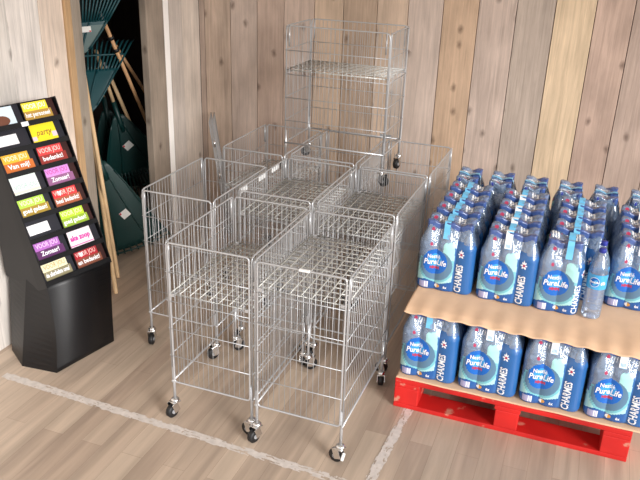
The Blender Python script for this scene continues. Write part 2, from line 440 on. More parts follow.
def caster_fork_mb(a):
    mb = MB(); R = Matrix.Rotation(a, 3, 'Z')
    mb.lathe([(.013, .058), (.016, .061), (.016, .070), (.010, .076)], 'chrome', n=14)
    for s in (-1, 1):
        mb.box(R @ Vector((.008, s*.0145, .042)), (.026, .0025, .042), 'chrome', rot=R @ Matrix.Rotation(.35, 3, 'Y'), bevel=.001)
    mb.box(R @ Vector((.002, 0, .0605)), (.034, .032, .004), 'chrome', rot=R, bevel=.001)
    return mb
def caster_wheel_mb(a):
    mb = MB(); R = Matrix.Rotation(a, 3, 'Z') @ Matrix.Rotation(PI/2, 3, 'X')
    c = Matrix.Rotation(a, 3, 'Z') @ Vector((.016, 0, .026))
    mb.lathe([(.006, -.0105), (.0225, -.0105), (.026, -.007), (.026, .007), (.0225, .0105), (.006, .0105)], 'rubber', n=20, c=c, R=R)
    mb.lathe([(.009, -.0125), (.009, .0125)], 'hub', n=12, c=c, R=R)
    return mb
def make_cart(label, cat='cart'):
    t = thing('wire_cart', label, cat, (0, 0, 0), 0, 'empty wire carts')
    for s in (-1, 1): side_panel_mb(s).build('side_panel', t)
    for s in (-1, 1): end_panel_mb(s).build('end_panel', t)
    shelf_mb().build('shelf', t)
    angs = [-1.9, 2.9, 1.9, .9]
    for (sx, sy), a in zip(((-1,-1), (1,-1), (1,1), (-1,1)), angs):
        mb = MB(); mb.tube([(0, 0, .084), (0, 0, .25)], .0065, 'wire', n=8)
        lg = mb.build('leg', t); lg.location = (sx*(HW-.004), sy*(HL-.008), 0)
        f_ = caster_fork_mb(a); w_ = caster_wheel_mb(a)
        for q in (f_, w_): q.xform(Matrix.Scale(1.18, 4))
        f_.build('caster_fork', lg); w_.build('caster_wheel', lg)
    return t
carts = [
 ('B', (-1.097, 2.298), 'wire cart nearest the camera, beside the front corner of the red pallet'),
 ('A', (-1.500, 2.314), 'wire cart in the front row, immediate left neighbour of the nearest cart'),
 ('C', (-1.930, 2.802), 'leftmost wire cart, nearest the dark green rakes in the alcove'),
 ('E', (-1.518, 2.999), 'wire cart with three white price holders along its left rim'),
 ('F', (-1.112, 2.996), 'wire cart right behind the nearest cart, beside the stacked water packs'),
 ('G', (-1.930, 3.624), 'wire cart in the back row at left, next to the leaning wire panel'),
 ('H', (-1.522, 3.656), 'middle wire cart of the back row, under the raised cart'),
 ('I', (-1.108, 3.628), 'right wire cart of the back row, close to the back wall planks')]
proto = make_cart(carts[0][2]); CART = {}
for i, (k, (x, y), lab) in enumerate(carts):
    loc = (x+HW, y+HL, 0)
    if i == 0: proto.location = loc; CART[k] = proto
    else: CART[k] = dup(proto, loc, PI if k in 'CG' else 0, lab)
CART['T'] = dup(proto, (-1.335, 4.018, ZT+.006-ZB+.010), PI/2, 'wire cart raised crosswise on top of the back row of carts')
for k, c in CART.items():                            # shelves hang at different heights; some carts have none
    sh = [o for o in kids(c) if o.name.startswith('shelf')][0]
    z = {'A': .603, 'B': .719, 'E': .719, 'F': .704, 'T': .594, 'G': .603}.get(k)
    if z is None: bpy.data.objects.remove(sh)
    else: sh.location.z = z - ZS
# price holders on E and small plates on B and the raised cart
for y in (3.066, 3.286, 3.449):
    mb = MB(); mb.box((-HW-.006, y-(2.999+HL), ZT-.016), (.004, .085, .034), 'white_plastic', bevel=.001)
    for k in range(5): mb.box((-HW-.0085, y-(2.999+HL)-.028+k*.014, ZT-.016), (.001, .003, .022), 'hub')
    mb.build('price_holder', CART['E'], 'white price label holder')
mb = MB(); mb.box((.015, -HL-.004, ZT+.001), (.042, .012, .010), 'white_plastic', bevel=.002); mb.build('clip', CART['B'], 'small white clip')
mb = MB(); mb.box((HW+.004, -.20, ZB+.004), (.004, .07, .026), 'hub', bevel=.001); mb.build('plate', CART['T'], 'small grey plate')
mb = MB(); mb.box((HW-.004+.02, -HL-.016, .050), (.012, .034, .010), 'white_plastic', rot=Matrix.Rotation(.5, 3, 'X'), bevel=.003); mb.build('brake_lever', CART['B'], 'white brake lever')

# leaning wire divider behind the carts
t = thing('wire_divider', 'narrow folded wire panel leaning behind the back left cart', 'wire panel', (-2.24, 4.3, 0))
def leaf_mb(off):
    mb = MB(); D = Vector((-.18, .37, 0)).normalized(); top = Vector((-.13, 0, .80)); n_ = Vector((D.y, -D.x, 0))*off
    def pt(u, v_): return n_ + D*(u*.28-.09) + top*v_
    mb.tube([pt(0, .006), pt(1, .006), pt(1, 1), pt(0, 1)], .0036, 'wire_thin', closed=True)
    for k in range(1, 8): mb.tube([pt(k/8, .006), pt(k/8, 1)], .0013, 'wire_thin', n=5)
    for k in range(1, 6): mb.tube([pt(0, k/6), pt(1, k/6)], .0013, 'wire_thin', n=5)
    return mb, pt
for off in (-.011, .011):
    mb, pt = leaf_mb(off); mb.build('leaf', t)
for v_ in (.55, .82):
    mb = MB(); D = Vector((-.18, .37, 0)).normalized(); p = D*(-.09) + Vector((-.13, 0, .8))*v_
    mb.tube([p+Vector((0, 0, -.02)), p+Vector((0, 0, .02))], .009, 'chrome', n=8); mb.build('hinge', t)

# ------------------------------------------------------------------ red pallet
PX0, PX1, PY0, PY1, PZ = -.624, .378, 2.768, 3.968, .152
t = thing('pallet', 'worn red wooden pallet carrying the packs of bottled water', 'pallet', ((PX0+PX1)/2, (PY0+PY1)/2, 0))
W, L = PX1-PX0, PY1-PY0
for x in (-W/2+.055, 0, W/2-.055):
    for y in (-L/2+.07, 0, L/2-.07):
        mb = MB(); mb.box((x, y, .065), (.11 if x else .10, .14, .086), 'red', bevel=.004); mb.build('block', t)
for y in (-L/2+.06, 0, L/2-.06):
    mb = MB(); mb.box((0, y, .011), (W, .12, .022), 'red', bevel=.003); mb.build('bottom_board', t)
for x in (-W/2+.055, 0, W/2-.055):
    mb = MB(); mb.box((x, 0, .1185), (.11, L, .021), 'red', bevel=.003); mb.build('stringer_board', t)
for k in range(9):
    y = -L/2+.06 + (L-.12)*k/8
    mb = MB(); mb.box((0, y, .1405), (W, .12 if k in (0, 8) else .095, .022), 'red', bevel=.003); mb.build('deck_board', t)

# ------------------------------------------------------------------ cardboard sheets
def sheet(name, x0, x1, y0, y1, z, amp, label, droop=0.0):
    mb = MB(); nx, ny = 150, 110; g = []
    for j in range(ny+1):
        row = []
        for i in range(nx+1):
            x = x0+(x1-x0)*i/nx; y = y0+(y1-y0)*j/ny
            wv = amp*(math.sin((x+.624)/.0853*2*PI*.5)**2)*1.0
            zz = z - wv*math.exp(-(y-y0)/.10) - droop*math.exp(-((y-y0)/.030)**2) + .0015*noise.noise(Vector((x*9, y*9, z)))
            yy = y + .006*noise.noise(Vector((x*6, 0, 3)))*(1-j/ny)
            row.append((x, yy, zz))
        g.append(row)
    top = [[mb.bm.verts.new(p) for p in r] for r in g]; bot = [[mb.bm.verts.new((p[0], p[1], p[2]-.003)) for p in r] for r in g]
    for j in range(ny):
        for i in range(nx):
            f = mb.face([top[j][i], top[j][i+1], top[j+1][i+1], top[j+1][i]], 'kraft'); f.smooth = True
            mb.face([bot[j][i], bot[j+1][i], bot[j+1][i+1], bot[j][i+1]], 'kraft')
    for i in range(nx):
        mb.face([top[0][i], bot[0][i], bot[0][i+1], top[0][i+1]], 'kraft'); mb.face([top[ny][i], top[ny][i+1], bot[ny][i+1], bot[ny][i]], 'kraft')
    for j in range(ny):
        mb.face([top[j][0], top[j+1][0], bot[j+1][0], bot[j][0]], 'kraft'); mb.face([top[j][nx], bot[j][nx], bot[j+1][nx], top[j+1][nx]], 'kraft')
    o = mb.build(name); return tag(o, label, 'cardboard')
Z0 = .156
sheet('cardboard_sheet', PX0+.002, PX1+.05, PY0+.004, PY1, Z0, 0.0, 'brown cardboard sheet lying on the red pallet under the lower packs')
Z1 = Z0+.004+.317*1.035+.004
o = sheet('cardboard_sheet', PX0+.010, .445, PY0+.016, PY1+.02, Z1+.003, .006, 'wide brown cardboard sheet between lower and upper layers of water packs', droop=.008)
ZU = Z1+.005

# ------------------------------------------------------------------ water packs
KZ = 1.035
AX, AY, RB = .0865, .0405, .0410
def prof(z):
    if z < .012: return RB*(.90+.10*z/.012)
    if z < .205: return RB
    if z < .276:
        k = (z-.205)/.071; return RB + (.0165-RB)*(k*k*(3-2*k))
    return .0165
def front_y(s, z, ax=None, cols=3):
    """film offset beyond the bottle centre line, with sag between the bottles"""
    ax = ax or AX
    r = prof(z); step = 2*ax/(cols-1)
    d = abs(((s+ax)/step) - round((s+ax)/step))*2
    sag = .0105 if z < .205 else .0105 + .008*min(1, (z-.205)/.04)
    return AY + r - sag*d*d*min(1, r/RB+.25)
def ztop(x, y, ax, cols):
    step = 2*ax/(cols-1)
    d = min(math.hypot(x-(-ax+step*k), y-sy*AY) for k in range(cols) for sy in (-1, 1))
    d = max(0, d-.013)/.030; d = min(1, d)
    return .3145 - .013*d*d*(3-2*d) + .0025*noise.noise(Vector((x*70, y*70, 2)))
def design(s, z):
    s *= 1000; z *= 1000
    base_top = 40 + 7*math.sin((s+120)/62*PI)
    pl = 33 + 5*math.sin((z-40)/190*PI)
    if s > pl and z < 240 - (max(0, pl+16-s)**2)/30: 
        aa = math.atan2(z-186, s-66); rr = math.hypot((s-66), (z-186)*.8)
        if rr < 11 + 3.5*math.cos(6*aa) and not (rr < 5.5): return 'ink'
        if rr < 5.5: return 'redink'
        if z > 196 and abs(s-66) < 4 - (z-196)*.3: return 'ink'
        return 'panel'
    if z < base_top and s < pl:
        if -112 < s < -70 and 7 < z < 37: return 'code' if int((s+200)/3) % 2 else 'ink'
        if (s+30)**2/140 + (z-21)**2/70 < 1: return 'gold' if s > -30 else 'ink'
        return 'base'
    if s > pl and z < 246: return 'film'
    dx, dz = s+48, z-133
    if dx*dx/56**2 + dz*dz/58**2 < 1:
        rr = dx*dx/56**2 + (dz-6)**2/58**2
        if ((abs(dx) < 16 or abs(abs(dx)-13) < 8) and -34 < dz < -20 and int((dx+60)/7) % 2) or (abs(dx) < 20 and -30 < dz < -22): return 'redink'
        return 'disc2' if rr < .30 else 'disc'
    ex_, ez = s+42, z-118
    if ex_*ex_/74**2 + ez*ez/72**2 < 1: return 'ring'
    if ex_*ex_/84**2 + ez*ez/82**2 < 1 and z < 150: return 'mint2'
    if ex_*ex_/104**2 + ez*ez/96**2 < 1 and z < 112: return 'mint'
    if z < 88: return 'mint'
    if z < 232 - (max(0, 2-s)**2)/20 and s > -14 + max(0, 150-z)*.0: return 'mint'
    # small printed marks at upper left and white strokes beneath the caps
    if (s+70)**2/40 + (z-214)**2/70 < 1: return 'redink'
    if (s+72)**2/60 + (z-276)**2/60 < 1: return 'redink'
    if z > 287 + 7*math.cos(s*2*PI/86.5): return 'navy'
    if 256 < z < 284 and s < 80:
        for c in (-58, -47, -36, 24, 35, 46):
            if abs(s-c-(z-268)*.12) < 1.15 and z < 284 - (c % 9): return 'ink'
    return 'film'
def wrap_mesh(AX=AX, cols=3, shift=0.0):
    mb = MB()
    # perimeter stations: (kind, param)
    st = []
    NF = 96
    for k in range(NF): st.append(('f', -AX + 2*AX*k/NF))
    for k in range(10): st.append(('c', (AX, -AY, -90+90*k/10)))
    for k in range(14): st.append(('r', -AY + 2*AY*k/14))
    for k in range(8): st.append(('c', (AX, AY, 0+90*k/8)))
    for k in range(26): st.append(('b', AX - 2*AX*k/26))
    for k in range(8): st.append(('c', (-AX, AY, 90+90*k/8)))
    for k in range(14): st.append(('l', AY - 2*AY*k/14))
    for k in range(10): st.append(('c', (-AX, -AY, 180+90*k/10)))
    zs = [.003*k for k in range(80)] + [.240+.005*k for k in range(0, 15)]
    rings = []
    for z in zs:
        r = prof(z); ring = []
        for kd, q in st:
            if kd == 'f': p = (q, -front_y(q, z, AX, cols))
            elif kd == 'b': p = (q, front_y(q, z, AX, cols))
            elif kd in 'rl':
                d = 1-abs(abs(q)-AY)/AY; d = max(0, min(1, d)); x = AX + r - .005*d*d
                p = (x if kd == 'r' else -x, q)
            else:
                cx_, cy, a = q; a = math.radians(a); p = (cx_+r*math.cos(a), cy+r*math.sin(a))
            j = .0016*noise.noise(Vector((p[0]*40, p[1]*40, z*30))) if z > .2 else 0
            zz_ = z if z <= .276 else .276 + (ztop(p[0], p[1], AX, cols)-.276)*(z-.276)/.034
            ring.append(mb.bm.verts.new((p[0]*(1+j*8), p[1]*(1+j*14), zz_)))
        rings.append(ring)
    N = len(st)
    def sval(i):
        kd, q = st[i]
        if kd == 'f': return q
        if kd == 'c' and q[1] < 0:
            a = q[2]+90 if q[0] > 0 else q[2]-270
            return q[0] + math.radians(a)*RB
        if kd == 'r': return .128+.02
        return None
    for j in range(len(zs)-1):
        zc = (zs[j]+zs[j+1])/2
        for i in range(N):
            a, c = st[i], st[(i+1) % N]
            s_ = sval(i)
            if a[0] == 'f' or (a[0] == 'c' and a[1][1] < 0):
                m = design(s_+.0009-shift, zc)
            elif a[0] == 'b':
                m = design(-a[1]-shift, zc)
            else:
                m = 'base' if zc < .042 else ('mint' if zc < .085 and a[0] == 'l' else ('panel' if a[0] == 'r' and zc < .2 else 'film'))
                if a[0] == 'c': m = 'base' if zc < .042 else ('mint' if zc < .09 else 'film')
            f = mb.face([rings[j][i], rings[j][(i+1) % N], rings[j+1][(i+1) % N], rings[j+1][i]], m)
            if f: f.smooth = True
    # top film: dips between the caps
    prev = rings[-1]
    def top_print(x, y):
        if y < -.010 + .010*math.cos(x*2*PI/AX) and abs(x) < AX+.02: return 'navy'
        if (x+.078)**2 + (y-.012)**2 < .00012: return 'redink'
        if -.006 < y < .052:
            for c in (-.058, -.046, -.034, .028, .040, .052):
                if abs(x-c+(y-.03)*.12) < .0030: return 'ink'
        return 'film'
    for sc in (.95, .90, .85, .80, .74, .68, .62, .56, .50, .42, .34, .26, .18, .10):
        ring = [mb.bm.verts.new((v.co.x*sc, v.co.y*sc, ztop(v.co.x*sc, v.co.y*sc, AX, cols))) for v in rings[-1]]
        for i in range(N):
            cc = (prev[i].co + ring[(i+1) % N].co)/2
            f = mb.face([prev[i], prev[(i+1) % N], ring[(i+1) % N], ring[i]], top_print(cc.x, cc.y))
            if f: f.smooth = True
        prev = ring
    mb.face(prev, 'film'); mb.face(rings[0][::-1], 'base')
    # lettering, laid onto the curved front
    def on(sx, sz, off=.0022):
        def fn(x, y):
            s_ = sx+x; z = sz+y
            s_ += shift
            if abs(s_) <= AX: return (s_, -front_y(s_, z, AX, cols)-off, z)
            e = (abs(s_)-AX)/RB; r = prof(z)+off
            return (math.copysign(AX+r*math.sin(e), s_), -(AY+r*math.cos(e)), z)
        return fn
    put_text(mb, 'Nestlé', .026, 'ink', on(-.054, .158), bold=.0004, width=.056)
    put_text(mb, 'PureLife', .036, 'ink', on(-.047, .132), bold=.0007, shear=.15, width=.100)
    f1 = on(.066 if cols == 3 else .047, .074)
    def vert(x, y): return f1(-y, x)
    put_text(mb, 'CHARMES', .043 if cols == 3 else .036, 'ink', vert, bold=.0010 if cols == 3 else .0004, width=.130)
    put_text(mb, '6x', .017, 'ink', on(.008, .020), bold=.0004)
    return mb.zscale(KZ).mesh('shrink_wrap' if cols == 3 else 'opened_shrink_wrap')
def bottle_mesh():
    mb = MB(); pr = [(.030, .003), (.038, .006), (.040, .014)]
    for k in range(11):
        z = .022+k*.0155; pr += [(.0404, z), (.0382, z+.005), (.0404, z+.010)]
    pr += [(.040, .200), (.0385, .216), (.033, .236), (.025, .256), (.0175, .272), (.0135, .280), (.0135, .288), (.0162, .289), (.0162, .2915), (.013, .293)]
    mb.lathe(pr, 'pet', n=22); return mb.zscale(KZ).mesh('bottle')
def cap_mesh():
    mb = MB(); mb.lathe([(.0140, .2915), (.0150, .2925), (.0150, .306), (.0138, .3085), (.004, .3090)], 'cap', n=18); return mb.zscale(KZ).mesh('cap')
def strap_mesh():
    mb = MB(); w = .027; s0 = -.010
    path = []
    for z in (.244, .252, .262, .272, .284, .300): path.append((-(AY+prof(z)+.0030), z))
    for y in (-.052, -.04, -.03, -.015, 0, .015, .03, .04, .052): path.append((y, ztop(s0, y, AX, 3)+.0025))
    for z in (.300, .280, .262): path.append((AY+prof(z)+.0030, z))
    rows = [[mb.bm.verts.new((s0+dx, y, z)) for dx in (-w/2, w/2)] for y, z in path]
    for i in range(len(rows)-1): mb.face([rows[i][0], rows[i][1], rows[i+1][1], rows[i+1][0]], 'strap')
    return mb.zscale(KZ).mesh('carry_strap')
def sticker_mesh():
    mb = MB(); s0 = -.012; rows = []
    for y, z in [(-(AY+prof(z)+.0045), z) for z in (.246, .256, .266, .276, .302)] + [(-.050, ztop(-.01, -.05, AX, 3)+.004), (-.030, ztop(-.01, -.03, AX, 3)+.004)]: rows.append([mb.bm.verts.new((s0+dx, y, z)) for dx in (-.015, .015)])
    for i in range(6): mb.face([rows[i][0], rows[i][1], rows[i+1][1], rows[i+1][0]], 'ink')
    for k in range(4):
        x = s0-.009+k*.005
        a = [mb.bm.verts.new((x+dx, -(AY+prof(z)+.0052), z)) for dx, z in ((0, .250), (.002, .250), (.002, .264), (0, .264))]
        mb.face(a, 'sleeve')
    return mb.zscale(KZ).mesh('handle_sticker')
me_wrap, me_bot, me_cap, me_strap, me_stick = wrap_mesh(), bottle_mesh(), cap_mesh(), strap_mesh(), sticker_mesh()
def mobj(name, me, parent, loc=(0, 0, 0), label=None):
    o = bpy.data.objects.new(name, me); COL.objects.link(o); o.parent = parent; o.location = loc
    if label: o['label'] = label
    return o
def make_pack(label, loc, rz, group, sticker):
    t = thing('water_pack', label, 'water pack', loc, rz, group)
    mobj('shrink_wrap', me_wrap, t); mobj('carry_strap', me_strap, t)
    if sticker: mobj('handle_sticker', me_stick, t)
    for x in (-AX, 0, AX):
        for y in (-AY, AY):
            bo = mobj('bottle', me_bot, t, (x, y, .0005)); mobj('cap', me_cap, bo)
    return t
protoS = None
PW, PD = .2655, .1675
ordn = ['front', 'second from the front', 'third from the front', 'fourth from the front', 'fifth from the front']
colx = [-.498, -.228, .042, .320]
colname = ['first column from the carts', 'second column from the carts', 'third column from the carts', 'fourth column, behind the loose bottles']
rnd = random.Random(5)
packs = 0
def put_pack(label, loc, rz, group, sticker):
    key = 'S' if sticker else 'N'
    if key not in PROTO: PROTO[key] = make_pack(label, loc, rz, group, sticker)
    else: dup(PROTO[key], loc, rz, label, group)
PROTO = {}
for c in range(4):
    for r in range(4 if c < 3 else 3):
        lab = f'upper layer six-pack of water, {ordn[r]}, {colname[c]}'
        y = 3.098 + r*PD + (.165 if c == 3 else 0)
        loc = (colx[c]+rnd.uniform(-.003, .003), y, ZU); rz = rnd.uniform(-.012, .012)
        if c == 2 and r == 0:                       # opened pack: two of its six bottles stand loose beside it
            me2 = wrap_mesh(.055, 2, .0335)
            t = thing('water_pack', 'opened narrower water pack at the front, left of the loose bottle', 'water pack', (-.006, y, ZU), 0, 'water packs of the upper layer')
            mobj('shrink_wrap', me2, t)
            st_ = mobj('carry_strap', me_strap, t, (.033, 0, 0))
            for x in (-.055, .055):
                for yy in (-AY, AY):
                    bo = mobj('bottle', me_bot, t, (x, yy, .0005)); mobj('cap', me_cap, bo)
            continue
        put_pack(lab, loc, rz, 'water packs of the upper layer', c in (1, 3))
nm = ['first', 'second', 'third', 'fourth', 'fifth', 'sixth']
bx = [-.550, -.378, -.206, -.030, .142, .318]
for c in range(6):
    put_pack(f'crosswise six-pack of water at back of upper layer, {nm[c]} from the carts', (bx[c], 3.824, ZU), PI/2+rnd.uniform(-.02, .02), 'crosswise water packs at the back', False)
lx = [-.494, -.229, .037, .303]
for c in range(4):
    put_pack(f'lower layer six-pack of water under the cardboard, {nm[c]} from the carts', (lx[c], 2.878, Z0+.0035), rnd.uniform(-.012, .012), 'water packs of the lower layer', c > 0)

# the rest of the lower layer, out of sight behind its front row
for c in range(4):
    for r in range(1, 4):
        put_pack('lower layer six-pack of water hidden behind the front row, under the cardboard', (lx[c], 2.878+r*PD, Z0+.0035), rnd.uniform(-.012, .012), 'hidden water packs of the lower layer', False)
for c in range(6):
    put_pack('crosswise lower layer six-pack hidden at the back, under the cardboard', (bx[c], 3.604+.220, Z0+.0035), PI/2, 'hidden crosswise water packs of the lower layer', False)

# two loose bottles
def label_mesh():
    mb = MB(); r = .0412
    mb.lathe([(r, .140), (r, .204)], 'sleeve', n=24, cap=False)
    def fn(x, y, off=.0012, z0=.172, a0=-PI/2-.25):
        a = a0 + x/r; return ((r+off)*math.cos(a), (r+off)*math.sin(a), z0+y)
    def disc(rad, m, off, dx=0):
        vs = [mb.bm.verts.new(fn(dx+rad*math.cos(2*PI*k/20), rad*math.sin(2*PI*k/20), off)) for k in range(20)]; mb.face(vs, m)
    disc(.021, 'ink', .0006); disc(.019, 'disc', .0010)
    put_text(mb, 'PureLife', .012, 'ink', lambda x, y: fn(x, y, .0016), bold=.0005, width=.034)
    for k in range(3):
        vs = [mb.bm.verts.new(fn(.036+.004*math.cos(2*PI*q/8)+.006*(k-1), -.002+.007*math.sin(2*PI*q/8)-.002*abs(k-1), .0010)) for q in range(8)]
        mb.face(vs, 'ink')
    return mb.zscale(KZ).mesh('label_sleeve')
me_lab = label_mesh()
t = thing('water_bottle', 'loose clear water bottle standing in front between two upper packs', 'bottle', (.143, 3.050, ZU), 0, 'loose water bottles')
mobj('bottle_body', me_bot, t); mobj('cap', me_cap, t); mobj('label_sleeve', me_lab, t)
dup(t, (.147, 3.136, ZU), .3, 'second loose water bottle, half hidden right behind the front loose bottle', 'loose water bottles')

# ------------------------------------------------------------------ chocolate display stand
wv = Vector((.25, .968, 0)); nv = Vector((.968, -.25, 0))
PB = Vector((-2.170, 2.598, 0))                     # middle of the tray's lower front edge, on the floor plan
t = thing('display_stand', 'black cardboard display stand with chocolate bars by the left wall', 'display stand', (PB.x, PB.y, 0))
def LP(w, n, z): return wv*w + nv*n + Vector((0, 0, z))
def loc_poly(pts, z): return [Vector((p[0]-PB.x, p[1]-PB.y, z)) for p in pts]
# base: six-sided foot whose front curves up to the tray
foot = [(-2.112, 2.736), (-2.185, 2.380), (-2.377, 2.363), (-2.524, 2.459), (-2.455, 2.800), (-2.300, 2.830)]
topb = [(-2.118, 2.772), (-2.226, 2.428), (-2.362, 2.452), (-2.518, 2.513), (-2.437, 2.842), (-2.270, 2.819)]
mb = MB(); rings = []
NZ = 16
for k in range(NZ+1):
    u_ = k/NZ; z = .44*u_; ring = []
    for i, (a, c) in enumerate(zip(foot, topb)):
        p = Vector(a).lerp(Vector(c), u_)
        p = Vector((p.x-PB.x, p.y-PB.y, z))
        if i < 2:
            bulge = math.sin(PI*u_)*(.028 if i == 1 else -.004)
            p = p + nv*bulge
        ring.append(mb.bm.verts.new(p))
    rings.append(ring)
for k in range(NZ):
    for i in range(6):
        f = mb.face([rings[k][i], rings[k][(i+1) % 6], rings[k+1][(i+1) % 6], rings[k+1][i]], 'blackcard')
        if f and i == 0: f.smooth = True
mb.face(rings[0][::-1], 'blackcard'); mb.face(rings[-1], 'blackcard')
mb.build('base', t)
# tray: sloping board with side walls
TB, TT = Vector((0, 0, .442)), Vector((-.248, .016, 1.236))
ev = (TT-TB).normalized(); SL = (TT-TB).length; mv = wv.cross(ev).normalized()
if mv.dot(nv) < 0: mv = -mv
HWD = .184
def TP(w, e, m): return TB + wv*w + ev*e + mv*m
def slab(mb, w0, w1, e0, e1, m0, m1, mat):
    vs = [mb.bm.verts.new(TP(w, e, m)) for w in (w0, w1) for e in (e0, e1) for m in (m0, m1)]
    for q in ((0,1,3,2),(4,6,7,5),(0,4,5,1),(2,3,7,6),(0,2,6,4),(1,5,7,3)): mb.face([vs[i] for i in q], mat)
mb = MB(); slab(mb, -HWD, HWD, 0, SL, -.050, -.040, 'blackcard'); mb.build('backing_board', t)
for s in (-1, 1):
    mb = MB(); w0, w1 = s*HWD, s*(HWD+.005)
    prof_ = [TP(0, -.012, .004), TP(0, SL, .004), TP(0, SL, -.05), TT+nv*-.075+Vector((0, 0, -.02)), nv*-.318+Vector((0, 0, .40)), nv*-.06+Vector((0, 0, .40))]
    a = [mb.bm.verts.new(p+wv*w0) for p in prof_]; c = [mb.bm.verts.new(p+wv*w1) for p in prof_]
    for i in range(6): mb.face([a[i], a[(i+1) % 6], c[(i+1) % 6], c[i]], 'blackcard')
    mb.face(a[::-1], 'blackcard'); mb.face(c, 'blackcard')
    mb.build('side_wall', t)
mb = MB()
bt = TT+nv*-.075+Vector((0, 0, -.02)); bb = nv*-.318+Vector((0, 0, .40))
vs = [bb-wv*HWD, bb+wv*HWD, bt+wv*HWD, bt-wv*HWD]
a = [mb.bm.verts.new(p) for p in vs]; c = [mb.bm.verts.new(p+nv*.004) for p in vs]
mb.face(a, 'blackcard'); mb.face(c[::-1], 'blackcard')
for i in range(4): mb.face([a[i], c[i], c[(i+1) % 4], a[(i+1) % 4]], 'blackcard')
mb.build('back_wall', t)
NR = 8; PT = SL/NR
for r in range(NR):
    mb = MB(); e = r*PT
    slab(mb, -HWD, HWD, e-.006, e+.018, .000, .004, 'blackcard')
    slab(mb, -HWD, HWD, e-.006, e-.002, -.042, .002, 'blackcard')
    mb.build('shelf_lip', t)
mb = MB(); slab(mb, -.002, .002, 0, SL, -.04, .001, 'blackcard'); mb.build('divider', t)
mb = MB(); slab(mb, -.030, .006, 7*PT-.004, 7*PT+.016, .0045, .0055, 'ink'); mb.build('price_tag', t, 'small white price tag')

def cm(name, rgb): 
    if name not in M: M[name] = pmat(name, rgb, rough=.4)
    return name
# row 0 = lowest.  column -1 = near the camera (left), +1 = far (right)
bars = [
 (7, 1, (244,226,62), (186,146,62), 'VOOR JOU', (246,250,250), 'het personeel', 'yellow chocolate bar with voor jou print in the top row of the display', None),
 (6, 1, (250,226,40), None, 'party', (150,96,50), '', 'yellow party chocolate bar in the second row from the top', 'party'),
 (5, 1, (232,70,70), (150,50,44), 'VOOR JOU', (252,220,214), 'bedankt!', 'bright red chocolate bar right of the orange one in the third row', None),
 (4, 1, (222,150,226), (150,96,140), 'VOOR JOU', (205,80,170), 'Zomaar!', 'pink chocolate bar printed Zomaar at the right of the fourth row', None),
 (3, 1, (226,56,60), (170,92,60), 'VOOR JOU', (252,214,200), 'heel bedankt!', 'red chocolate bar with white heart in the fifth row', 'heart'),
 (2, 1, (190,224,52), (150,180,50), 'VOOR JOU', (240,250,200), 'goed gedaan!', 'lime chocolate bar at the right of the sixth row, right of a blank white card', None),
 (1, 1, (250,232,240), None, 'ake zoop', (214,60,160), '', 'white chocolate bar with magenta lettering in the seventh row', 'zoop'),
 (0, 1, (176,30,44), (130,74,54), 'VOOR JOU', (240,206,200), 'en bedankt!', 'dark red chocolate bar at the right of the bottom row', 'heart'),
 (7, -1, (214,232,244), None, '', (110,70,50), '', 'pale blue chocolate bar with brown picture at top left of the display', 'pic'),
 (6, -1, (246,246,248), None, '', (110,70,50), '', 'black chocolate bar with blank white card at left of the second row', 'blank'),
 (5, -1, (246,184,52), (206,112,48), 'VOOR JOU', (255,240,210), 'Van mij!', 'orange chocolate bar printed Van mij at the left of the third row', None),
 (4, -1, (236,246,240), None, 'VOOR JOU', (170,226,190), '', 'white pastel chocolate bar at the left of the fourth row', 'pastel'),
 (3, -1, (186,226,80), (170,140,50), 'VOOR JOU', (240,252,220), 'goed gedaan!', 'lime chocolate bar at the left of the fifth row, left of the heart bar', None),
 (2, -1, (246,246,248), None, '', (110,70,50), '', 'black chocolate bar with blank white card at left of the sixth row', 'blank'),
 (1, -1, (176,104,190), (92,44,96), 'VOOR JOU', (236,206,236), 'Zomaar!', 'purple chocolate bar at the left of the seventh row', None),
 (0, -1, (240,230,190), (136,128,96), 'VOOR JOU', (190,160,110), 'de allerliefste oma!', 'cream chocolate bar at the left of the bottom row', None)]
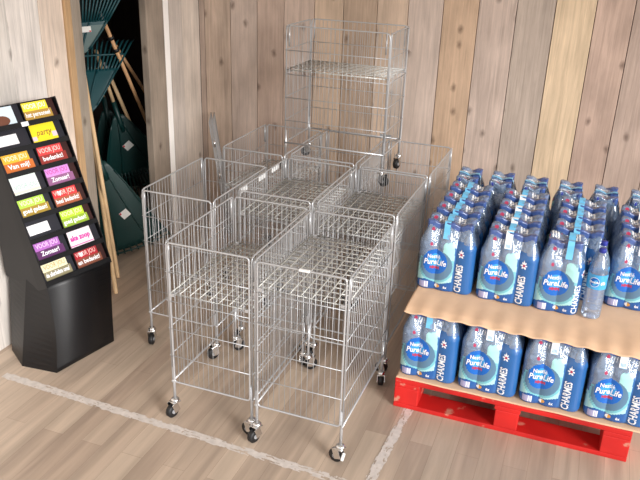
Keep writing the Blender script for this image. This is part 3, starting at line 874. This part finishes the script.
for (r, cside, rgb, low, t1, tc_, t2, lab, kind) in bars:
    BW, BH = .172, .098
    wc = cside*.0915; e0 = r*PT + .002
    tilt = .10
    root = thing('chocolate_bar', lab, 'chocolate bar', t.location, 0, 'chocolate bars in the display stand')
    up = (ev*math.cos(tilt) - mv*math.sin(tilt)); nn = (mv*math.cos(tilt) + ev*math.sin(tilt))
    org = TP(wc-BW/2, e0, -.006)
    root.location = Vector(t.location) + org
    def BP(x, y, z): return wv*x + up*y + nn*z
    wname = cm('dark_wrapper_' + {1: 'brown', -1: 'black'}[1 if (low and cside > 0) else -1], (52, 20, 18) if (low and cside > 0) else (30, 30, 40))
    mb = MB()
    vs = [mb.bm.verts.new(BP(x, y, z)) for x in (0, BW) for y in (0, BH) for z in (-.012, 0)]
    for q in ((0,1,3,2),(4,6,7,5),(0,4,5,1),(2,3,7,6),(0,2,6,4),(1,5,7,3)): mb.face([vs[i] for i in q], wname)
    mb.build('wrapper', root)
    mb = MB()
    LW = .134 if kind != 'blank' else .11
    def quad(x0, x1, y0, y1, z, m):
        mb.face([mb.bm.verts.new(BP(x, y, z)) for x, y in ((x0, y0), (x1, y0), (x1, y1), (x0, y1))], m)
    c1 = cm('label_%d_%d_%d' % rgb, rgb); c3 = cm('ink_%d_%d_%d' % tc_, tc_)
    x0 = .002 if cside > 0 else .006
    if kind == 'blank':
        quad(x0, x0+LW, .030, .076, .0006, c1)
    elif low:
        c2 = cm('label_%d_%d_%d' % low, low)
        quad(x0, x0+LW, .056, .096, .0006, c1); quad(x0, x0+LW+.012, .006, .056, .0006, c2)
        put_text(mb, t1, .032, c3, lambda x, y: BP(x0+LW/2+x, .076+y, .0012), bold=.0004, width=LW*.86)
        put_text(mb, t2, .030, 'ink', lambda x, y: BP(x0+LW/2+.004+x, .038+y, .0012), bold=.0008, width=min(LW*.95, .011*len(t2)+.02))
        if kind == 'heart':
            hp = []
            for k in range(20):
                a = 2*PI*k/20; hx = 16*math.sin(a)**3; hy = 13*math.cos(a)-5*math.cos(2*a)-2*math.cos(3*a)-math.cos(4*a)
                hp.append(mb.bm.verts.new(BP(x0+LW*.30+hx*.0007,   .076+hy*.0009, .0018)))
            mb.face(hp, 'ink')
    else:
        quad(x0, x0+LW, .008, .096, .0006, c1)
        if kind == 'party':
            put_text(mb, 'party', .040, c3, lambda x, y: BP(x0+LW/2+x, .056+y, .0012), bold=.0003, shear=.3, width=.085)
            pk = cm('confetti_pink', (246, 206, 214))
            quad(x0, x0+.024, .022, .042, .0010, pk); quad(x0+LW-.026, x0+LW, .028, .052, .0010, pk)
        elif kind == 'zoop':
            put_text(mb, 'ake zoop', .034, c3, lambda x, y: BP(x0+LW/2+x, .056+y, .0012), bold=.0018, width=.112)
            quad(x0, x0+LW, .020, .024, .0010, c3)
        elif kind == 'pic':
            br = cm('brown_picture', (112, 68, 50))
            vs = [mb.bm.verts.new(BP(x0+LW*.45+.045*math.cos(2*PI*k/16), .035+.024*math.sin(2*PI*k/16), .0012)) for k in range(16)]; mb.face(vs, br)
        else:
            put_text(mb, t1, .030, c3, lambda x, y: BP(x0+LW/2+x, .048+y, .0012), bold=.0004, width=LW*.85)
            quad(x0, x0+LW, .020, .030, .0010, cm('pale_peach', (244, 226, 206)))
    mb.build('label', root)

# ------------------------------------------------------------------ rakes in the alcove
def rake_head_mb(Lh, hw, solid, mat, nt=13, apexmat=None, ridges=True):
    """fan head: local y from the throat to the tine tips, x across, z towards the viewer"""
    mb = MB(); NY = 14; NX = 12
    def half(y): return .028 + (hw-.028)*(y/Lh)**.85
    def zz(x, y): return .05*(x/hw)**2*-1 + .02*math.sin(PI*y/Lh)
    for side, dz in ((0, .0), (1, -.007)):
        g = [[mb.bm.verts.new((half(y)*(2*i/NX-1), y, zz(half(y)*(2*i/NX-1), y)+dz)) for i in range(NX+1)] for y in [Lh*solid*j/NY for j in range(NY+1)]]
        for j in range(NY):
            for i in range(NX):
                mm = apexmat if apexmat and j < NY*.8 else mat
                f = mb.face([g[j][i], g[j][i+1], g[j+1][i+1], g[j+1][i]], mm); f.smooth = True
        if side == 0: ga = g
        else:
            for i in range(NX): mb.face([ga[NY][i], ga[NY][i+1], g[NY][i+1], g[NY][i]], mat); mb.face([ga[0][i], ga[0][i+1], g[0][i+1], g[0][i]], mat)
            for j in range(NY): mb.face([ga[j][0], ga[j+1][0], g[j+1][0], g[j][0]], mat); mb.face([ga[j][NX], ga[j+1][NX], g[j+1][NX], g[j][NX]], mat)
    for k in range(nt):
        u_ = 2*k/(nt-1)-1; pts = []
        for j in range(7):
            y = Lh*(solid*.96 + (1-solid*.96)*j/6); x = half(y)*u_*.985
            pts.append((x, y, zz(x, y) - .003 - (.035 if j == 6 else 0)))
        mb.tube(pts, [.0058]*6+[.0035], mat, n=5)
    for yb in (.80,):
        y = Lh*(solid+(1-solid)*.42); mb.tube([(half(y)*(2*i/12-1), y, zz(half(y)*(2*i/12-1), y)+.004) for i in range(13)], .006, mat, n=5)
    if ridges:
        for u_ in (-.97, -.45, .45, .97):
            mb.tube([(half(y)*u_*(.5+.5*y/(Lh*solid) if abs(u_) < .9 else 1), y, zz(half(y)*u_, y)+.004) for y in [Lh*solid*(.12+.82*j/8) for j in range(9)]], .006, mat, n=5)
    mb.tube([(0, -.10, -.004), (0, .05, .004), (0, .12, .014)], [.017, .018, .012], mat, n=8)
    return mb
def rake(label, apex, tip, facing, Lh, hw, solid, mat, hlen, hmat='handle', apexmat=None, tagpos=None, nt=13, roll=0):
    A, B = Vector(apex), Vector(tip); y = (B-A).normalized(); f = Vector(facing); z = (f - y*f.dot(y)).normalized(); x = y.cross(z)
    if roll: 
        q = Matrix.Rotation(roll, 3, y); x = q @ x; z = q @ z
    R = Matrix((x, y, z)).transposed()
    end = A - y*hlen
    base = end if end.z < (A+y*Lh).z else A + y*Lh
    t = thing('leaf_rake', label, 'rake', (base.x, base.y, base.z), 0, 'leaf rakes in the alcove')
    T = Matrix.Translation(A-base) @ R.to_4x4()
    mb = rake_head_mb(Lh, hw, solid, mat, nt, apexmat); mb.xform(T); mb.build('rake_head', t)
    mb = MB(); mb.tube([(0, -hlen, -.004), (0, -hlen+.01, -.004), (0, -.04, -.004)], [.010, .0125, .0125], hmat, n=10); mb.xform(T); mb.build('handle', t)
    if tagpos:
        mb = MB(); tx, ty, w_, h_, tr = tagpos
        rr = Matrix.Rotation(tr, 3, 'Z')
        mb.box((tx, ty, .026), (w_, h_, .002), 'tag', rot=rr); mb.box(Vector((tx, ty, .0275)) + rr @ Vector((w_*.38, -h_*.35, 0)), (w_*.2, h_*.25, .001), 'tagred', rot=rr)
        mb.xform(T); mb.build('paper_tag', t, 'white paper tag')
    return t
FV = (.55, -.80, .25)
# heads up, fans rising out of frame
rake('faded teal rake, head up and uppermost in the alcove, white tag', (-2.70, 3.428, 1.32), (-2.768, 3.454, 1.82), FV, .56, .46, .30, 'teal', 1.33, apexmat='greyteal', tagpos=(.055, .125, .05, .030, 0), nt=27)
rake('teal rake, head up just below the uppermost rake, pale handle down to the floor', (-2.80, 3.576, .95), (-2.94, 3.72, 1.27), FV, .46, .34, .55, 'teal', 1.10, nt=23)
# heads down, wide dark green fans
rake('dark green rake, head down and tallest at right of the alcove, white tag', (-2.95, 4.075, .807), (-2.89, 4.28, .10), FV, .70, .33, .62, 'green', .46, tagpos=(.0, .22, .06, .05, .5), nt=20)
rake('dark green rake, lowest head near the floor with white tag', (-2.72, 3.54, .660), (-2.585, 3.670, .0), FV, .64, .25, .93, 'green', .30, tagpos=(-.026, .36, .055, .05, .4), nt=12)
rake('dark green rake, head down at left of the alcove behind the pale handle', (-3.14, 4.207, .789), (-3.117, 4.31, .134), FV, .66, .24, .62, 'green', .30, nt=18)
# two thin brown handles crossing in the dark
def stick(label, p0, p1, r, m, clips):
    A, B = Vector(p0), Vector(p1); t = thing('garden_stick', label, 'stick', A, 0, 'wooden sticks in the alcove')
    mb = MB(); mb.tube([(0, 0, 0), B-A], r, m, n=10); mb.build('shaft', t)
    d = (B-A).normalized(); L = (B-A).length
    mb = MB(); mb.tube([d*(L-.005), d*(L+.07)], [r*.95, r*.6], 'hub', n=10); mb.build('tip', t, 'grey metal tip')
    for c in clips:
        mb = MB(); mb.tube([d*(L-c), d*(L-c-.02)], r*1.7, 'rubber', n=10); mb.build('clip', t, 'black clip')
def through(p, q, z):
    p, q = Vector(p), Vector(q); k = (z-p.z)/(q.z-p.z); return p + (q-p)*k
a, c = (-2.72, 3.660, 1.522), (-2.76, 4.155, .72)
stick('long thin brown wooden stick with black clips leaning in the dark alcove', through(a, c, .30), through(a, c, 1.46), .0115, 'handle_brown', (.10, .19))
a, c = (-2.79, 3.852, 1.337), (-2.82, 4.268, .89)
stick('shorter thin brown stick leaning behind the stick with black clips', through(a, c, .62), through(a, c, 1.30), .0105, 'handle_brown', ())

stick('pale wooden stick leaning behind the dark green rake heads', (-2.90, 4.16, .70), (-2.96, 4.02, 1.10), .0125, 'handle', ())
# ------------------------------------------------------------------ light
w = bpy.data.worlds.new('daylight'); S.world = w; w.use_nodes = True
nt = w.node_tree; bg = nt.nodes['Background']
tc = nt.nodes.new('ShaderNodeTexCoord'); sp = nt.nodes.new('ShaderNodeSeparateXYZ'); nt.links.new(tc.outputs['Generated'], sp.inputs[0])
rp = nt.nodes.new('ShaderNodeValToRGB'); mr = nt.nodes.new('ShaderNodeMapRange'); mr.inputs[1].default_value = -1; mr.inputs[2].default_value = 1
nt.links.new(sp.outputs['Z'], mr.inputs[0]); nt.links.new(mr.outputs[0], rp.inputs[0])
rp.color_ramp.elements[0].position = .45; rp.color_ramp.elements[0].color = (.45, .42, .38, 1)
rp.color_ramp.elements[1].position = .62; rp.color_ramp.elements[1].color = (.97, .98, 1.0, 1)
nt.links.new(rp.outputs[0], bg.inputs[0]); bg.inputs[1].default_value = .85
sun = bpy.data.lights.new('window_daylight', 'SUN'); so = bpy.data.objects.new('window_daylight', sun); COL.objects.link(so)
sun.energy = 2.6; sun.angle = math.radians(24); sun.color = (1, .985, .97)
so.rotation_euler = Vector((-.80, .52, -.30)).to_track_quat('-Z', 'Y').to_euler()

S.view_settings.view_transform = 'Standard'; S.view_settings.look = 'None'; S.view_settings.gamma = 1
S.view_settings.use_curve_mapping = False; S.view_settings.exposure = .68
S.cycles.transparent_max_bounces = 32; S.cycles.max_bounces = 10
